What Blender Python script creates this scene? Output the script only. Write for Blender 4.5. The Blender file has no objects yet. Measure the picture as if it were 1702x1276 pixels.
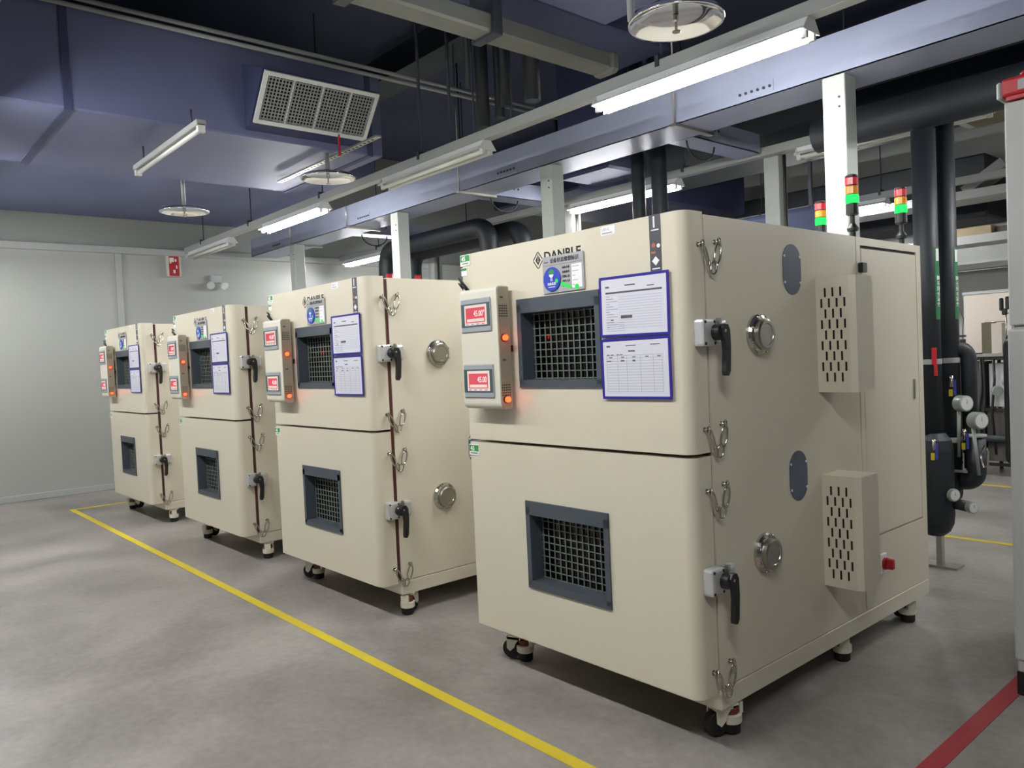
import bpy, bmesh, math, random
from mathutils import Vector, Matrix
random.seed(7)
PI = math.pi
sc = bpy.context.scene
COL = sc.collection

# ------------------------------------------------------------------ camera
FPX, YAW, PITCH, ROLL = 1299.858, 0.8551, -0.0333, -0.0449
CAM = Vector((1.497, -2.1546, 1.3097))
f = Vector((-math.sin(YAW)*math.cos(PITCH), math.cos(YAW)*math.cos(PITCH), math.sin(PITCH)))
r0 = Vector((math.cos(YAW), math.sin(YAW), 0)); u0 = r0.cross(f)
r = math.cos(ROLL)*r0 + math.sin(ROLL)*u0
u = -math.sin(ROLL)*r0 + math.cos(ROLL)*u0
cd = bpy.data.cameras.new('camera'); cam = bpy.data.objects.new('camera', cd); COL.objects.link(cam)
cd.sensor_fit = 'HORIZONTAL'; cd.sensor_width = 36.0; cd.lens = FPX/1702*36.0
cd.clip_start = 0.05; cd.clip_end = 100
cam.matrix_world = Matrix(((r.x, u.x, -f.x, CAM.x), (r.y, u.y, -f.y, CAM.y), (r.z, u.z, -f.z, CAM.z), (0, 0, 0, 1)))
sc.camera = cam

# ------------------------------------------------------------------ world, exposure
w = bpy.data.worlds.new('world'); sc.world = w; w.use_nodes = True
w.node_tree.nodes['Background'].inputs[0].default_value = (0.62, 0.70, 1.0, 1)
w.node_tree.nodes['Background'].inputs[1].default_value = 0.05
vs = sc.view_settings
vs.view_transform = 'Standard'; vs.look = 'None'; vs.gamma = 1.0; vs.use_curve_mapping = False
vs.exposure = 0.76
LAMP_STRENGTH = 92.0
sc.cycles.use_denoising = True
sc.cycles.max_bounces = 6; sc.cycles.diffuse_bounces = 4; sc.cycles.glossy_bounces = 3
sc.cycles.transparent_max_bounces = 8
sc.cycles.sample_clamp_indirect = 4.0

# ------------------------------------------------------------------ materials
def lin(c):
    if isinstance(c, str):
        c = [int(c[i:i+2], 16)/255 for i in (0, 2, 4)]
    return tuple(((v/12.92) if v <= .04045 else ((v+.055)/1.055)**2.4) for v in c) + (1,)
def mat(name, col, rough=.5, metal=0., noise=0., nscale=8., bump=0., bscale=60., spec=.5, emit=None, es=0., coat=0.):
    m = bpy.data.materials.new(name); m.use_nodes = True
    nt = m.node_tree; b = nt.nodes['Principled BSDF']
    c = lin(col)
    b.inputs['Base Color'].default_value = c
    b.inputs['Roughness'].default_value = rough; b.inputs['Metallic'].default_value = metal
    b.inputs['Specular IOR Level'].default_value = spec
    if coat: b.inputs['Coat Weight'].default_value = coat
    if emit:
        b.inputs['Emission Color'].default_value = lin(emit); b.inputs['Emission Strength'].default_value = es
    if noise or bump:
        tc = nt.nodes.new('ShaderNodeTexCoord')
        if noise:
            n = nt.nodes.new('ShaderNodeTexNoise'); n.inputs['Scale'].default_value = nscale; n.inputs['Detail'].default_value = 6
            nt.links.new(tc.outputs['Object'], n.inputs['Vector'])
            mr = nt.nodes.new('ShaderNodeMapRange'); mr.inputs[1].default_value = .25; mr.inputs[2].default_value = .75
            mr.inputs[3].default_value = 1-noise; mr.inputs[4].default_value = 1+noise
            nt.links.new(n.outputs[0], mr.inputs[0])
            mx = nt.nodes.new('ShaderNodeMix'); mx.data_type = 'RGBA'; mx.blend_type = 'MULTIPLY'; mx.inputs[0].default_value = 1
            mx.inputs[6].default_value = c; nt.links.new(mr.outputs[0], mx.inputs[7]); nt.links.new(mx.outputs[2], b.inputs['Base Color'])
        if bump:
            n2 = nt.nodes.new('ShaderNodeTexNoise'); n2.inputs['Scale'].default_value = bscale; n2.inputs['Detail'].default_value = 3
            nt.links.new(tc.outputs['Object'], n2.inputs['Vector'])
            bp = nt.nodes.new('ShaderNodeBump'); bp.inputs['Strength'].default_value = bump; bp.inputs['Distance'].default_value = .01
            nt.links.new(n2.outputs[0], bp.inputs['Height']); nt.links.new(bp.outputs[0], b.inputs['Normal'])
    return m
def emis(name, col, s):
    m = bpy.data.materials.new(name); m.use_nodes = True; nt = m.node_tree
    nt.nodes.remove(nt.nodes['Principled BSDF'])
    e = nt.nodes.new('ShaderNodeEmission'); e.inputs[0].default_value = lin(col); e.inputs[1].default_value = s
    nt.links.new(e.outputs[0], nt.nodes['Material Output'].inputs[0]); return m
def glassmat(name, tint, fac):
    m = bpy.data.materials.new(name); m.use_nodes = True; nt = m.node_tree
    nt.nodes.remove(nt.nodes['Principled BSDF'])
    t = nt.nodes.new('ShaderNodeBsdfTransparent'); t.inputs[0].default_value = lin(tint)
    g = nt.nodes.new('ShaderNodeBsdfGlossy'); g.inputs['Roughness'].default_value = .02
    fr = nt.nodes.new('ShaderNodeFresnel'); fr.inputs[0].default_value = fac
    mx = nt.nodes.new('ShaderNodeMixShader')
    nt.links.new(fr.outputs[0], mx.inputs[0]); nt.links.new(t.outputs[0], mx.inputs[1]); nt.links.new(g.outputs[0], mx.inputs[2])
    nt.links.new(mx.outputs[0], nt.nodes['Material Output'].inputs[0]); return m

M = dict(
    cream=mat('cream_enamel', 'd8d1be', .30, noise=.015, nscale=3, bump=.04, bscale=220),
    cream_light=mat('cream_enamel_light', 'd9d5c6', .45),
    ivory=mat('ivory_caster', 'dedac8', .5),
    grey_frame=mat('slate_frame', '464e56', .45),
    liner=mat('dark_liner', '3a4146', .4),
    wire=mat('wire_grey', '77807a', .45, .2),
    glass=glassmat('window_glass', 'd6dedb', 1.5),
    seal=mat('red_brown_seal', '4b201c', .6),
    black=mat('black_plastic', '17191d', .4),
    black_gap=mat('black_gap', '0b0b0c', .8),
    rubber=mat('black_rubber', '121212', .7),
    chrome=mat('chrome', 'c9c6be', .16, 1.),
    steel=mat('brushed_steel', 'b6b4ac', .32, 1.),
    diecast=mat('die_cast_silver', 'd2d3d4', .38, .55),
    blue_grey=mat('blue_grey_plate', '56616f', .45),
    screen_grey=mat('screen_bezel', '9ba1a6', .5),
    screen_dark=mat('screen_border', '46555a', .4),
    white=mat('white_print', 'f0eef0', .6),
    paper=mat('paper', 'dcdce8', .35, coat=.2),
    ink=mat('print_grey', '9a98a8', .7),
    ink_dark=mat('print_dark', '55525e', .7),
    blue_frame=mat('blue_plastic', '2a2590', .35),
    sign_grey=mat('sign_grey', 'a6a6aa', .45),
    sign_blue=mat('sign_blue', '2440b4', .4),
    green=mat('green_print', '2f8f3f', .5),
    green_bright=mat('green_pointer', '2fe060', .4),
    green_dark=mat('green_label_dark', '226a40', .55),
    logo=mat('logo_black', '1c1b1d', .6),
    dark_strip=mat('dark_label', '45464e', .45),
    orange=mat('orange_print', 'b06a52', .6),
    red=mat('red_plastic', 'b5202c', .35),
    adjuster=mat('red_brown_adjuster', '6e2a22', .5),
    yellow=mat('yellow_tape', 'd8c22e', .5, noise=.06, nscale=5),
    red_tape=mat('red_tape', 'a0303a', .5, noise=.06, nscale=5),
    galv=mat('galvanised_steel', 'a4abc2', .36, .35, noise=.10, nscale=2.5),
    white_metal=mat('white_painted_metal', 'dfe2e2', .45),
    trunk=mat('grey_trunking', 'a0a3a0', .45),
    column=mat('column_white', 'b0b5b0', .5),
    duct=mat('insulated_duct_flare_blue', '6c7295', .55, .1, noise=.12, nscale=1.5, bump=.25, bscale=4),  # black-grey insulation, lens-flare blue painted into its colour
    duct_dark=mat('insulated_duct_dark_flare_blue', '3c4264', .7, bump=.2, bscale=6),  # darker duct tone, also carrying the blue cast of the flare
    ceiling=mat('ceiling_flare_blue', '4c5068', .9, noise=.2, nscale=1.0),  # dark ceiling, colour lightened and blued to imitate the flare veil
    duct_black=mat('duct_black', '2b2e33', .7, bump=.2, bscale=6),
    pipe=mat('pipe_black_foam', '1c2228', .55, bump=.1, bscale=40),
    pipe_grey=mat('pipe_grey', '6c6e69', .5),
    dark_metal=mat('dark_metal', '3c3f48', .5, .3),
    wall=mat('wall_panel', 'b2b4af', .38, noise=.02, nscale=.8),
    wall_trim=mat('wall_trim', 'b4b8b6', .45),
    wall_upper=mat('wall_upper', '9ea19d', .6),
    cab=mat('grey_cabinet', 'b4b6b6', .45),
    tube_off=mat('tube_off', 'e4e6e2', .25),
    tube_on=emis('tube_lit', 'fcfcfa', LAMP_STRENGTH),
    led_red=emis('led_red', 'ff3418', 6.0),
    led_green=emis('led_green', '18ff3c', 3.0),
    red_lens=mat('red_lens', 'c02634', .2, emit='c02634', es=.10),
    amber_lens=mat('amber_lens', 'd68a20', .2, emit='d68a20', es=.12),
    screen_pink=emis('screen_pink', 'e8606e', .56),
    screen_white=emis('screen_white', 'f6e2d8', .56),
    screen_text=emis('screen_text', 'fff4f2', .62),
    dish=mat('polished_dish', 'e6e6ea', .09, 1.),
    gauge=mat('gauge_grey', '9ba19c', .35, .3),
    dial=mat('gauge_dial', 'dfe1df', .3),
    blue_lever=mat('blue_lever', '3a3f9c', .4),
    yellow_tag=mat('yellow_tag', 'c9b62a', .5),
    cardboard=mat('cardboard', 'a89a7c', .8),
    pale_panel=mat('pale_panel', 'ddd2c6', .5),
    olive=mat('olive_box', '6a644e', .5),
    brown_grey=mat('brown_grey', '5d5652', .6),
)
def floor_mat():
    m = bpy.data.materials.new('polished_concrete'); m.use_nodes = True; nt = m.node_tree; b = nt.nodes['Principled BSDF']
    tc = nt.nodes.new('ShaderNodeTexCoord')
    n1 = nt.nodes.new('ShaderNodeTexNoise'); n1.inputs['Scale'].default_value = 1.1; n1.inputs['Detail'].default_value = 8; n1.inputs['Roughness'].default_value = .62; n1.inputs['Distortion'].default_value = .4
    n2 = nt.nodes.new('ShaderNodeTexNoise'); n2.inputs['Scale'].default_value = 26; n2.inputs['Detail'].default_value = 5
    for n in (n1, n2): nt.links.new(tc.outputs['Object'], n.inputs['Vector'])
    mx = nt.nodes.new('ShaderNodeMath'); mx.operation = 'MULTIPLY_ADD'; mx.inputs[1].default_value = .22
    nt.links.new(n2.outputs[0], mx.inputs[0]); nt.links.new(n1.outputs[0], mx.inputs[2])
    cr = nt.nodes.new('ShaderNodeValToRGB'); e = cr.color_ramp.elements
    e[0].position = .40; e[0].color = lin('706c67'); e[1].position = .78; e[1].color = lin('a8a29d')
    nt.links.new(mx.outputs[0], cr.inputs[0]); nt.links.new(cr.outputs[0], b.inputs['Base Color'])
    mr = nt.nodes.new('ShaderNodeMapRange'); mr.inputs[1].default_value = .3; mr.inputs[2].default_value = .7; mr.inputs[3].default_value = .30; mr.inputs[4].default_value = .46
    nt.links.new(n1.outputs[0], mr.inputs[0]); nt.links.new(mr.outputs[0], b.inputs['Roughness'])
    bp = nt.nodes.new('ShaderNodeBump'); bp.inputs['Strength'].default_value = .06; bp.inputs['Distance'].default_value = .01
    nt.links.new(n2.outputs[0], bp.inputs['Height']); nt.links.new(bp.outputs[0], b.inputs['Normal'])
    return m
M['floor'] = floor_mat()

# ------------------------------------------------------------------ mesh helpers
class MB:
    def __init__(s): s.bm = bmesh.new()
    def box(s, x0, x1, y0, y1, z0, z1, bev=0., seg=1):
        g = bmesh.new()
        bmesh.ops.create_cube(g, size=1)
        for v in g.verts:
            v.co = Vector(((x0+x1)/2+v.co.x*(x1-x0), (y0+y1)/2+v.co.y*(y1-y0), (z0+z1)/2+v.co.z*(z1-z0)))
        if bev: bmesh.ops.bevel(g, geom=list(g.edges), offset=bev, segments=seg, affect='EDGES', profile=.5)
        s._add(g); return s
    def _add(s, g, mx=None, smooth=False):
        if mx is not None: g.transform(mx)
        if smooth:
            for fc in g.faces: fc.smooth = True
        me = bpy.data.meshes.new('tmp'); g.to_mesh(me); g.free(); s.bm.from_mesh(me); bpy.data.meshes.remove(me)
    def cyl(s, p0, p1, rad, n=16, r2=None, cap=True, smooth=True):
        p0, p1 = Vector(p0), Vector(p1); d = p1-p0; g = bmesh.new()
        bmesh.ops.create_cone(g, cap_ends=cap, segments=n, radius1=rad, radius2=rad if r2 is None else r2, depth=d.length)
        if smooth:
            for fc in g.faces: fc.smooth = len(fc.verts) == 4
        q = Vector((0, 0, 1)).rotation_difference(d.normalized()).to_matrix().to_4x4()
        s._add(g, Matrix.Translation((p0+p1)/2) @ q); return s
    def sphere(s, c, rad, sx=1, sy=1, sz=1, n=16):
        g = bmesh.new(); bmesh.ops.create_uvsphere(g, u_segments=n, v_segments=max(6, n//2), radius=rad)
        s._add(g, Matrix.Translation(c) @ Matrix.Diagonal((sx, sy, sz, 1)), True); return s
    def lathe(s, c, axis, prof, n=28):      # prof: list of (radius, distance along the axis)
        q = Vector((0, 0, 1)).rotation_difference(Vector(axis).normalized()).to_matrix().to_4x4()
        g = bmesh.new(); rings = []
        for rad, h in prof:
            rings.append([g.verts.new((rad*math.cos(2*PI*i/n), rad*math.sin(2*PI*i/n), h)) for i in range(n)])
        for a, b in zip(rings, rings[1:]):
            for i in range(n):
                g.faces.new((a[i], a[(i+1) % n], b[(i+1) % n], b[i]))
        if prof[0][0] > 1e-4: g.faces.new(rings[0][::-1])
        if prof[-1][0] > 1e-4: g.faces.new(rings[-1])
        bmesh.ops.remove_doubles(g, verts=list(g.verts), dist=1e-6)
        bmesh.ops.recalc_face_normals(g, faces=list(g.faces))
        s._add(g, Matrix.Translation(c) @ q); return s
    def tube(s, pts, rad, n=8, closed=False, cap=True):
        P = [Vector(p) for p in pts]; N = len(P); g = bmesh.new(); rings = []
        t0 = (P[1]-P[0]).normalized(); nv = t0.orthogonal().normalized()
        for i in range(N):
            a = P[i-1] if (i > 0 or closed) else P[i]; b = P[(i+1) % N] if (i < N-1 or closed) else P[i]
            t = (b-a).normalized(); nv = (nv - t*nv.dot(t)).normalized(); bn = t.cross(nv)
            rings.append([g.verts.new(P[i]+rad*(math.cos(2*PI*k/n)*nv+math.sin(2*PI*k/n)*bn)) for k in range(n)])
        for i in range(N if closed else N-1):
            a, b = rings[i], rings[(i+1) % N]
            off = 0
            if closed and i == N-1:
                off = min(range(n), key=lambda o: (a[0].co-b[o].co).length)
            for k in range(n):
                fc = g.faces.new((a[k], a[(k+1) % n], b[(k+1+off) % n], b[(k+off) % n])); fc.smooth = True
        if cap and not closed: g.faces.new(rings[0][::-1]); g.faces.new(rings[-1])
        s._add(g); return s
    def prism(s, prof, axis, a0, a1, smooth_from=None):   # prof: 2-D outline; axis 'x': (y,z), 'y': (x,z), 'z': (x,y)
        g = bmesh.new()
        def pt(p, a): return {'x': (a, p[0], p[1]), 'y': (p[0], a, p[1]), 'z': (p[0], p[1], a)}[axis]
        A = [g.verts.new(pt(p, a0)) for p in prof]; B = [g.verts.new(pt(p, a1)) for p in prof]
        n = len(prof)
        g.faces.new(A); g.faces.new(B[::-1])
        for i in range(n): g.faces.new((A[i], A[(i+1) % n], B[(i+1) % n], B[i]))
        bmesh.ops.recalc_face_normals(g, faces=list(g.faces)); s._add(g); return s
    def build(s, name, m, parent=None, loc=None):
        me = bpy.data.meshes.new(name); s.bm.to_mesh(me); s.bm.free()
        me.materials.append(m if not isinstance(m, str) else M[m])
        o = bpy.data.objects.new(name, me); COL.objects.link(o)
        if parent: o.parent = parent
        if loc: o.location = loc
        return o
def tag(o, label=None, cat=None, group=None, kind=None):
    for k, v in (('label', label), ('category', cat), ('group', group), ('kind', kind)):
        if v: o[k] = v
    return o
def thing(name, loc, label, cat, group=None, rz=0):
    o = bpy.data.objects.new(name, None); COL.objects.link(o); o.location = loc; o.rotation_euler = (0, 0, rz); o.empty_display_size = .1
    return tag(o, label, cat, group)
def struct(mb, name, m): return tag(mb.build(name, m), kind='structure')
KIDS = {}
def copy_tree(o, parent=None):
    c = o.copy(); COL.objects.link(c); c.parent = parent
    for ch in list(o.children): copy_tree(ch, c)
    return c
def text(body, size, m, parent, loc, face='front', name='lettering', align='LEFT', sx=1.0, ext=.0006, bold=0.):
    c = bpy.data.curves.new('t', 'FONT'); c.body = body; c.size = size; c.align_x = align; c.extrude = ext; c.offset = bold
    c.resolution_u = 3
    t = bpy.data.objects.new('t', c); COL.objects.link(t)
    me = bpy.data.meshes.new_from_object(t.evaluated_get(bpy.context.evaluated_depsgraph_get()))
    bpy.data.objects.remove(t); bpy.data.curves.remove(c)
    rot = Matrix.Rotation(PI/2, 4, 'X')
    if face == 'side': rot = Matrix.Rotation(PI/2, 4, 'Z') @ rot
    if face == 'pipe': rot = Matrix.Rotation(PI/2, 4, 'Z') @ rot @ Matrix.Rotation(PI/2, 4, 'Z')
    if face == 'pipe': me.transform(Matrix.Translation((0, -size*.37, 0)))
    me.transform(rot @ Matrix.Diagonal((sx, 1, 1, 1))); me.name = name
    me.materials.clear(); me.materials.append(M[m])
    o = bpy.data.objects.new(name, me); COL.objects.link(o); o.parent = parent; o.location = loc
    return o
def arc(cx, cy, rad, a0, a1, n): return [(cx+rad*math.cos(math.radians(a0+(a1-a0)*i/n)), cy+rad*math.sin(math.radians(a0+(a1-a0)*i/n))) for i in range(n+1)]

# ------------------------------------------------------------------ the room
XL, XR, YF, YB, ZC = -8.35, 9.0, -5.5, 7.6, 4.3
struct(MB().box(XL-.3, XR, YF, YB, -.1, 0), 'floor', 'floor')
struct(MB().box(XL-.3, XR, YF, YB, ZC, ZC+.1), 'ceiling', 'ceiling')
wl = struct(MB().box(XL-.3, XL-.05, YF, YB, 0, ZC), 'wall_left', 'wall')
MB().box(XL-.05, XL, YF, .40, .0, 2.72).build('wall_panel', 'wall', wl)
MB().box(XL-.05, XL-.012, .47, YB, .0, 2.72).build('wall_panel', 'wall', wl)
MB().box(XL-.05, XL-.012, YF, YB, 2.80, ZC).build('upper_panel', 'wall_upper', wl)
struct(MB().box(XL-.05, XL+.02, .40, .47, 0, 2.72, .004), 'trim_1', 'wall_trim')
struct(MB().box(XL-.05, XL+.05, YF, YB, 2.72, 2.80, .006), 'trim_2', 'wall_trim')
struct(MB().box(XL-.02, XL+.016, YF, YB, 0, .07, .004), 'baseboard_left', 'wall_trim')
struct(MB().box(XL-.3, XR, YB, YB+.2, 0, ZC), 'wall_back', 'wall')
struct(MB().box(XL-.3, XR, YF-.2, YF, 0, ZC), 'wall_front', 'wall')
struct(MB().box(XR, XR+.2, YF, YB, 0, ZC), 'wall_right', 'wall')

# floor tapes
tag(MB().box(-7.24, 4.0, -.445, -.395, .0005, .002).build('floor_tape', 'yellow'), 'yellow tape stripe running along the aisle in front of the chambers', 'floor tape')
tag(MB().box(-7.24, -7.19, -.395, 2.6, .0005, .002).build('floor_tape', 'yellow'), 'faded yellow tape stripe turning off towards the far left chamber', 'floor tape')
tag(MB().box(.497, .557, -1.6, 3.1, .0005, .002).build('floor_tape', 'red_tape'), 'red tape stripe on the floor beside the grey cabinet', 'floor tape')
tag(MB().box(-3, 4, 3.335, 3.385, .0005, .002).build('floor_tape', 'yellow'), 'yellow tape stripe on the floor just behind the black pipes', 'floor tape')
tag(MB().box(-3, 4, 5.455, 5.505, .0005, .002).build('floor_tape', 'yellow'), 'farthest yellow tape stripe in front of the background rig', 'floor tape')

# ------------------------------------------------------------------ test chamber (origin: right side, body front plane, floor)
W, T, H, D = 1.149, .110, 1.753, 1.70
def make_chamber(label):
    t = thing('test_chamber', (0, 0, 0), label, 'test chamber')
    # hollow front body
    b = MB()
    b.box(-.045, 0, 0, 1.050, .187, 1.745); b.box(-W, -W+.045, 0, 1.050, .187, 1.745)
    b.box(-W+.045, -.045, 0, 1.050, 1.66, 1.745); b.box(-W+.045, -.045, 0, 1.050, .187, .26)
    b.box(-W+.045, -.045, 0, .70, .90, 1.03); b.box(-W+.045, -.045, .70, 1.050, .26, 1.66)
    body = b.build('body', 'cream', t)
    l = MB(); l.box(-W+.05, -.05, .66, .698, .262, .898); l.box(-W+.05, -.05, .66, .698, 1.032, 1.658)
    l.build('inner_liner', 'liner', body)
    MB().box(-W, 0, 0, D, .113, .183, .003).build('base_frame', 'cream', t)
    rc = MB().box(-W, -.012, 1.058, D, .187, 1.745, .002)
    rc.box(-.012, 0, 1.058, 1.092, .187, 1.745); rc.box(-.012, 0, 1.650, D, .187, 1.745)
    rc.box(-.012, 0, 1.092, 1.650, 1.712, 1.745); rc.box(-.012, 0, 1.092, 1.650, .187, .478)
    rear = rc.build('rear_cabinet', 'cream', t)
    cov = MB().box(-.011, .0, 1.098, 1.645, .484, 1.700, .002).build('side_cover', 'cream', rear)
    MB().box(-.0115, -.006, 1.094, 1.648, 1.700, 1.711).build('cover_slot', 'black_gap', rear)
    MB().box(-.002, .006, 1.583, 1.597, 1.04, 1.13, .002).build('cover_handle', 'steel', rear)
    MB().box(0, .02, 1.068, 1.112, 1.598, 1.638, .003).build('cover_clip', 'black', rear)
    # gasket between doors and body
    MB().box(-W+.012, -.006, -.010, .0, .19, 1.74).build('door_seal', 'seal', t)
    # doors
    R = .042
    def door(name, z0, z1, wx0, wx1, wz0, wz1):
        m = MB(); y0 = -T; y1 = -.010
        right = [(wx1, y1), (wx1, y0), (-R-.004, y0)]+arc(-R, y0+R, R, -90, 0, 14)+[(0, y0+R+.004), (0, y1)]
        left = [(wx0, y1), (-W, y1), (-W, y0+.012)]+arc(-W+.012, y0+.012, .012, 180, 270, 5)+[(wx0, y0)]
        m.prism(right, 'z', z0, z1); m.prism(left, 'z', z0, z1)
        m.box(wx0, wx1, y0, y1, z0, wz0); m.box(wx0, wx1, y0, y1, wz1, z1)
        bmesh.ops.remove_doubles(m.bm, verts=list(m.bm.verts), dist=1e-5)
        d = m.build(name, 'cream', t)
        fr = MB(); e = .022; yo = -T-.007
        fr.box(wx0-e, wx1+e, yo, -T+.06, wz1-.033, wz1+e); fr.box(wx0-e, wx1+e, yo, -T+.06, wz0-e, wz0+.008)
        fr.box(wx0-e, wx0+.001, yo, -T+.06, wz0-.01, wz1); fr.box(wx1-.001, wx1+e, yo, -T+.06, wz0-.01, wz1)
        fr.build('window_frame', 'grey_frame', d)
        g = MB(); n = 13
        for i in range(n):
            x = wx0+.012+(wx1-wx0-.024)*i/(n-1); g.box(x-.0018, x+.0018, -T+.052, -T+.0555, wz0, wz1-.03)
        k = 10
        for i in range(k):
            z = wz0+.012+(wz1-wz0-.05)*i/(k-1); g.box(wx0, wx1, -T+.055, -T+.0575, z-.0018, z+.0018)
        tag(g.build('wire_grille', 'wire', d), kind='stuff')
        MB().box(wx0, wx1, -T+.058, -T+.062, wz0, wz1).build('window_glass', 'glass', d)
        MB().cyl((wx0+.001, -T+.02, (wz0+wz1)/2-.02), (wx0+.004, -T+.02, (wz0+wz1)/2-.02), .003, 8).build('window_screw', 'chrome', d)
        return d
    up = door('upper_door', .974, H, -.779, -.388, 1.213, 1.514)
    lo = door('lower_door', .178, .962, -.778, -.387, .422, .724)
    # brand mark
    cx, cz = -.672, 1.674
    dm = MB()
    for s_, wd in ((.030, .0035),):
        pts = [(cx-s_*.82, cz), (cx, cz+s_), (cx+s_*.82, cz), (cx, cz-s_)]
        for i in range(4):
            a, bq = Vector(pts[i]), Vector(pts[(i+1) % 4]); n_ = (bq-a).orthogonal().normalized()*wd
            dm.prism([a, bq, bq-n_*.0+n_, a+n_], 'y', -T-.0008, -T)
    dm.prism([(cx-.014, cz), (cx-.004, cz+.016), (cx-.004, cz-.006), (cx+.004, cz-.006), (cx+.004, cz+.016), (cx+.014, cz), (cx, cz-.018)], 'y', -T-.0008, -T)
    dm.box(cx-.0015, cx+.0015, -T-.0008, -T, cz-.004, cz+.022)
    dm.build('brand_emblem', 'logo', up)
    text('DANBLE', .046, 'logo', up, (-.640, -T-.0002, 1.668), name='brand_lettering', sx=1.12, bold=.0012)
    # green temperature tags
    def ttag(x, z, s_, par):
        g = MB().box(x, x+.068*s_, -T-.004, -T, z-.024*s_, z+.0, .001); a = g.build('temperature_tag', 'green', par)
        tag(a, 'green and white 45 tag')
        return a
    for (x, z, par, edge) in ((-1.152, 1.752, up, 1), (-1.149, .951, lo, 0)):
        MB().box(x, x+.068, -T-.003, -T, z-.047, z, .001).build('tag_backing', 'white', par)
        MB().box(x+.004, x+.064, -T-.004, -T-.003, z-.029, z-.003).build('temperature_tag', 'green', par)
        text('45', .027, 'white', par, (x+.012, -T-.0042, z-.026), name='tag_lettering', bold=.0006)
        MB().box(x+.012, x+.056, -T-.0036, -T-.003, z-.039, z-.035).build('tag_small_print', 'green', par)
    MB().box(-1.149, -1.109, -T-.002, -T, 1.664, 1.698, .0008).build('small_tag', 'white', up)
    MB().box(-1.147, -1.111, -T-.003, -T-.002, 1.686, 1.696).build('small_tag_band', 'green', up)
    MB().box(-.349, -.283, -T-.001, -T, 1.718, 1.748).build('asset_sticker', 'white', up)
    text('LRS-C', .014, 'ink', up, (-.343, -T-.0008, 1.733), name='sticker_lettering'); MB().box(-.343, -.297, -T-.0014, -T-.001, 1.723, 1.727).build('sticker_print', 'ink', up)
    # dark warning strip with pictograms
    MB().box(-.136, -.090, -T-.0015, -T, 1.560, 1.753).build('warning_strip', 'dark_strip', up)
    text('1', .050, 'white', up, (-.127, -T-.0016, 1.713), name='strip_numeral', bold=.0012, sx=.9)
    p_ = MB()
    p_.prism([(-.113, 1.619), (-.098, 1.604), (-.113, 1.589), (-.128, 1.604)], 'y', -T-.0022, -T-.0015)
    p_.box(-.128, -.097, -T-.0022, -T-.0015, 1.702, 1.706); p_.box(-.128, -.097, -T-.0022, -T-.0015, 1.577, 1.581)
    p_.prism(arc(-.100, 1.652, .007, 0, 330, 8), 'y', -T-.0022, -T-.0015)
    tag(p_.build('strip_pictogram', 'white', up), kind='stuff')
    p_ = MB(); p_.prism(arc(-.120, 1.655, .008, 0, 330, 8), 'y', -T-.0022, -T-.0015); p_.box(-.130, -.112, -T-.0022, -T-.0015, 1.628, 1.635)
    p_.build('strip_flame', 'orange', up)
    # control panel
    Y0, Y1 = -.190, -.132
    pz0, pz1 = 1.110, 1.593
    RP = .016
    prof = [(Y1, pz0), (Y1, pz1)]+arc(Y0+RP, pz1-RP, RP, 90, 180, 6)+arc(Y0+RP*1.6, pz0+RP*1.6, RP*1.6, 180, 270, 7)
    cpn = MB().prism(prof, 'x', -1.066, -.833).build('control_panel', 'cream_light', t)
    prof2 = [(Y1+.002, pz0+.004), (Y1+.002, pz1-.004)]+arc(Y0+.003+RP, pz1-.004-RP, RP, 90, 180, 6)+arc(Y0+.003+RP, pz0+.004+RP, RP, 180, 270, 6)
    MB().prism(prof2, 'x', -.8331, -.829).build('panel_side_plate', 'sign_grey_side', cpn) if False else MB().prism(prof2, 'x', -.8331, -.829).build('panel_side_plate', M['olive_grey'], cpn)
    MB().box(-1.03, -.87, Y1, -T, 1.16, 1.22).box(-1.03, -.87, Y1, -T, 1.46, 1.52).build('panel_bracket', 'cream_light', cpn)
    for zc, zt in ((1.486, '45.00°'), (1.222, '45.00')):
        MB().box(-1.055, -.866, Y0-.006, Y0, zc-.067, zc+.067, .003).build('screen_housing', 'screen_grey', cpn)
        MB().box(-1.051, -.870, Y0-.0075, Y0-.006, zc-.045, zc+.048).build('screen_border', 'screen_dark', cpn)
        MB().box(-1.028, -.887, Y0-.0083, Y0-.0075, zc-.039, zc+.042).build('screen', 'screen_white', cpn)
        MB().box(-1.019, -.897, Y0-.0088, Y0-.0083, zc-.029, zc+.031).build('screen_field', 'screen_pink', cpn)
        MB().box(-1.012, -.903, Y0-.0092, Y0-.0088, zc-.025, zc-.013).build('screen_bar', 'screen_white', cpn)
        text(zt, .033, 'screen_text', cpn, (-.968 if '°' in zt else -.962, Y0-.0090, zc-.004), name='screen_lettering', sx=.8)
        bt = MB()
        for q in range(4): bt.box(-1.02+.034*q, -1.004+.034*q, Y0-.0088, Y0-.0083, zc-.037, zc-.033)
        tag(bt.build('screen_buttons', 'ink', cpn), kind='stuff')
    for zc in (1.390, 1.148):
        MB().lathe((-.829, -.164, zc), (1, 0, 0), [(.015, 0), (.015, .005), (.011, .005)], 20).build('lamp_bezel', 'black', cpn)
        MB().lathe((-.824, -.164, zc), (1, 0, 0), [(.0115, 0), (.0115, .008), (.008, .013), (.0, .0145)], 20).build('indicator_lamp', 'led_red', cpn)
    hol = MB()
    for z0 in (1.475, 1.165):
        for i in range(5):
            for j in range(5):
                hol.cyl((-.8292, -.181+.0093*i, z0+.010*j), (-.8284, -.181+.0093*i, z0+.010*j), .0030, 8)
    tag(hol.build('vent_holes', 'black_gap', cpn), kind='stuff')
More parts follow.
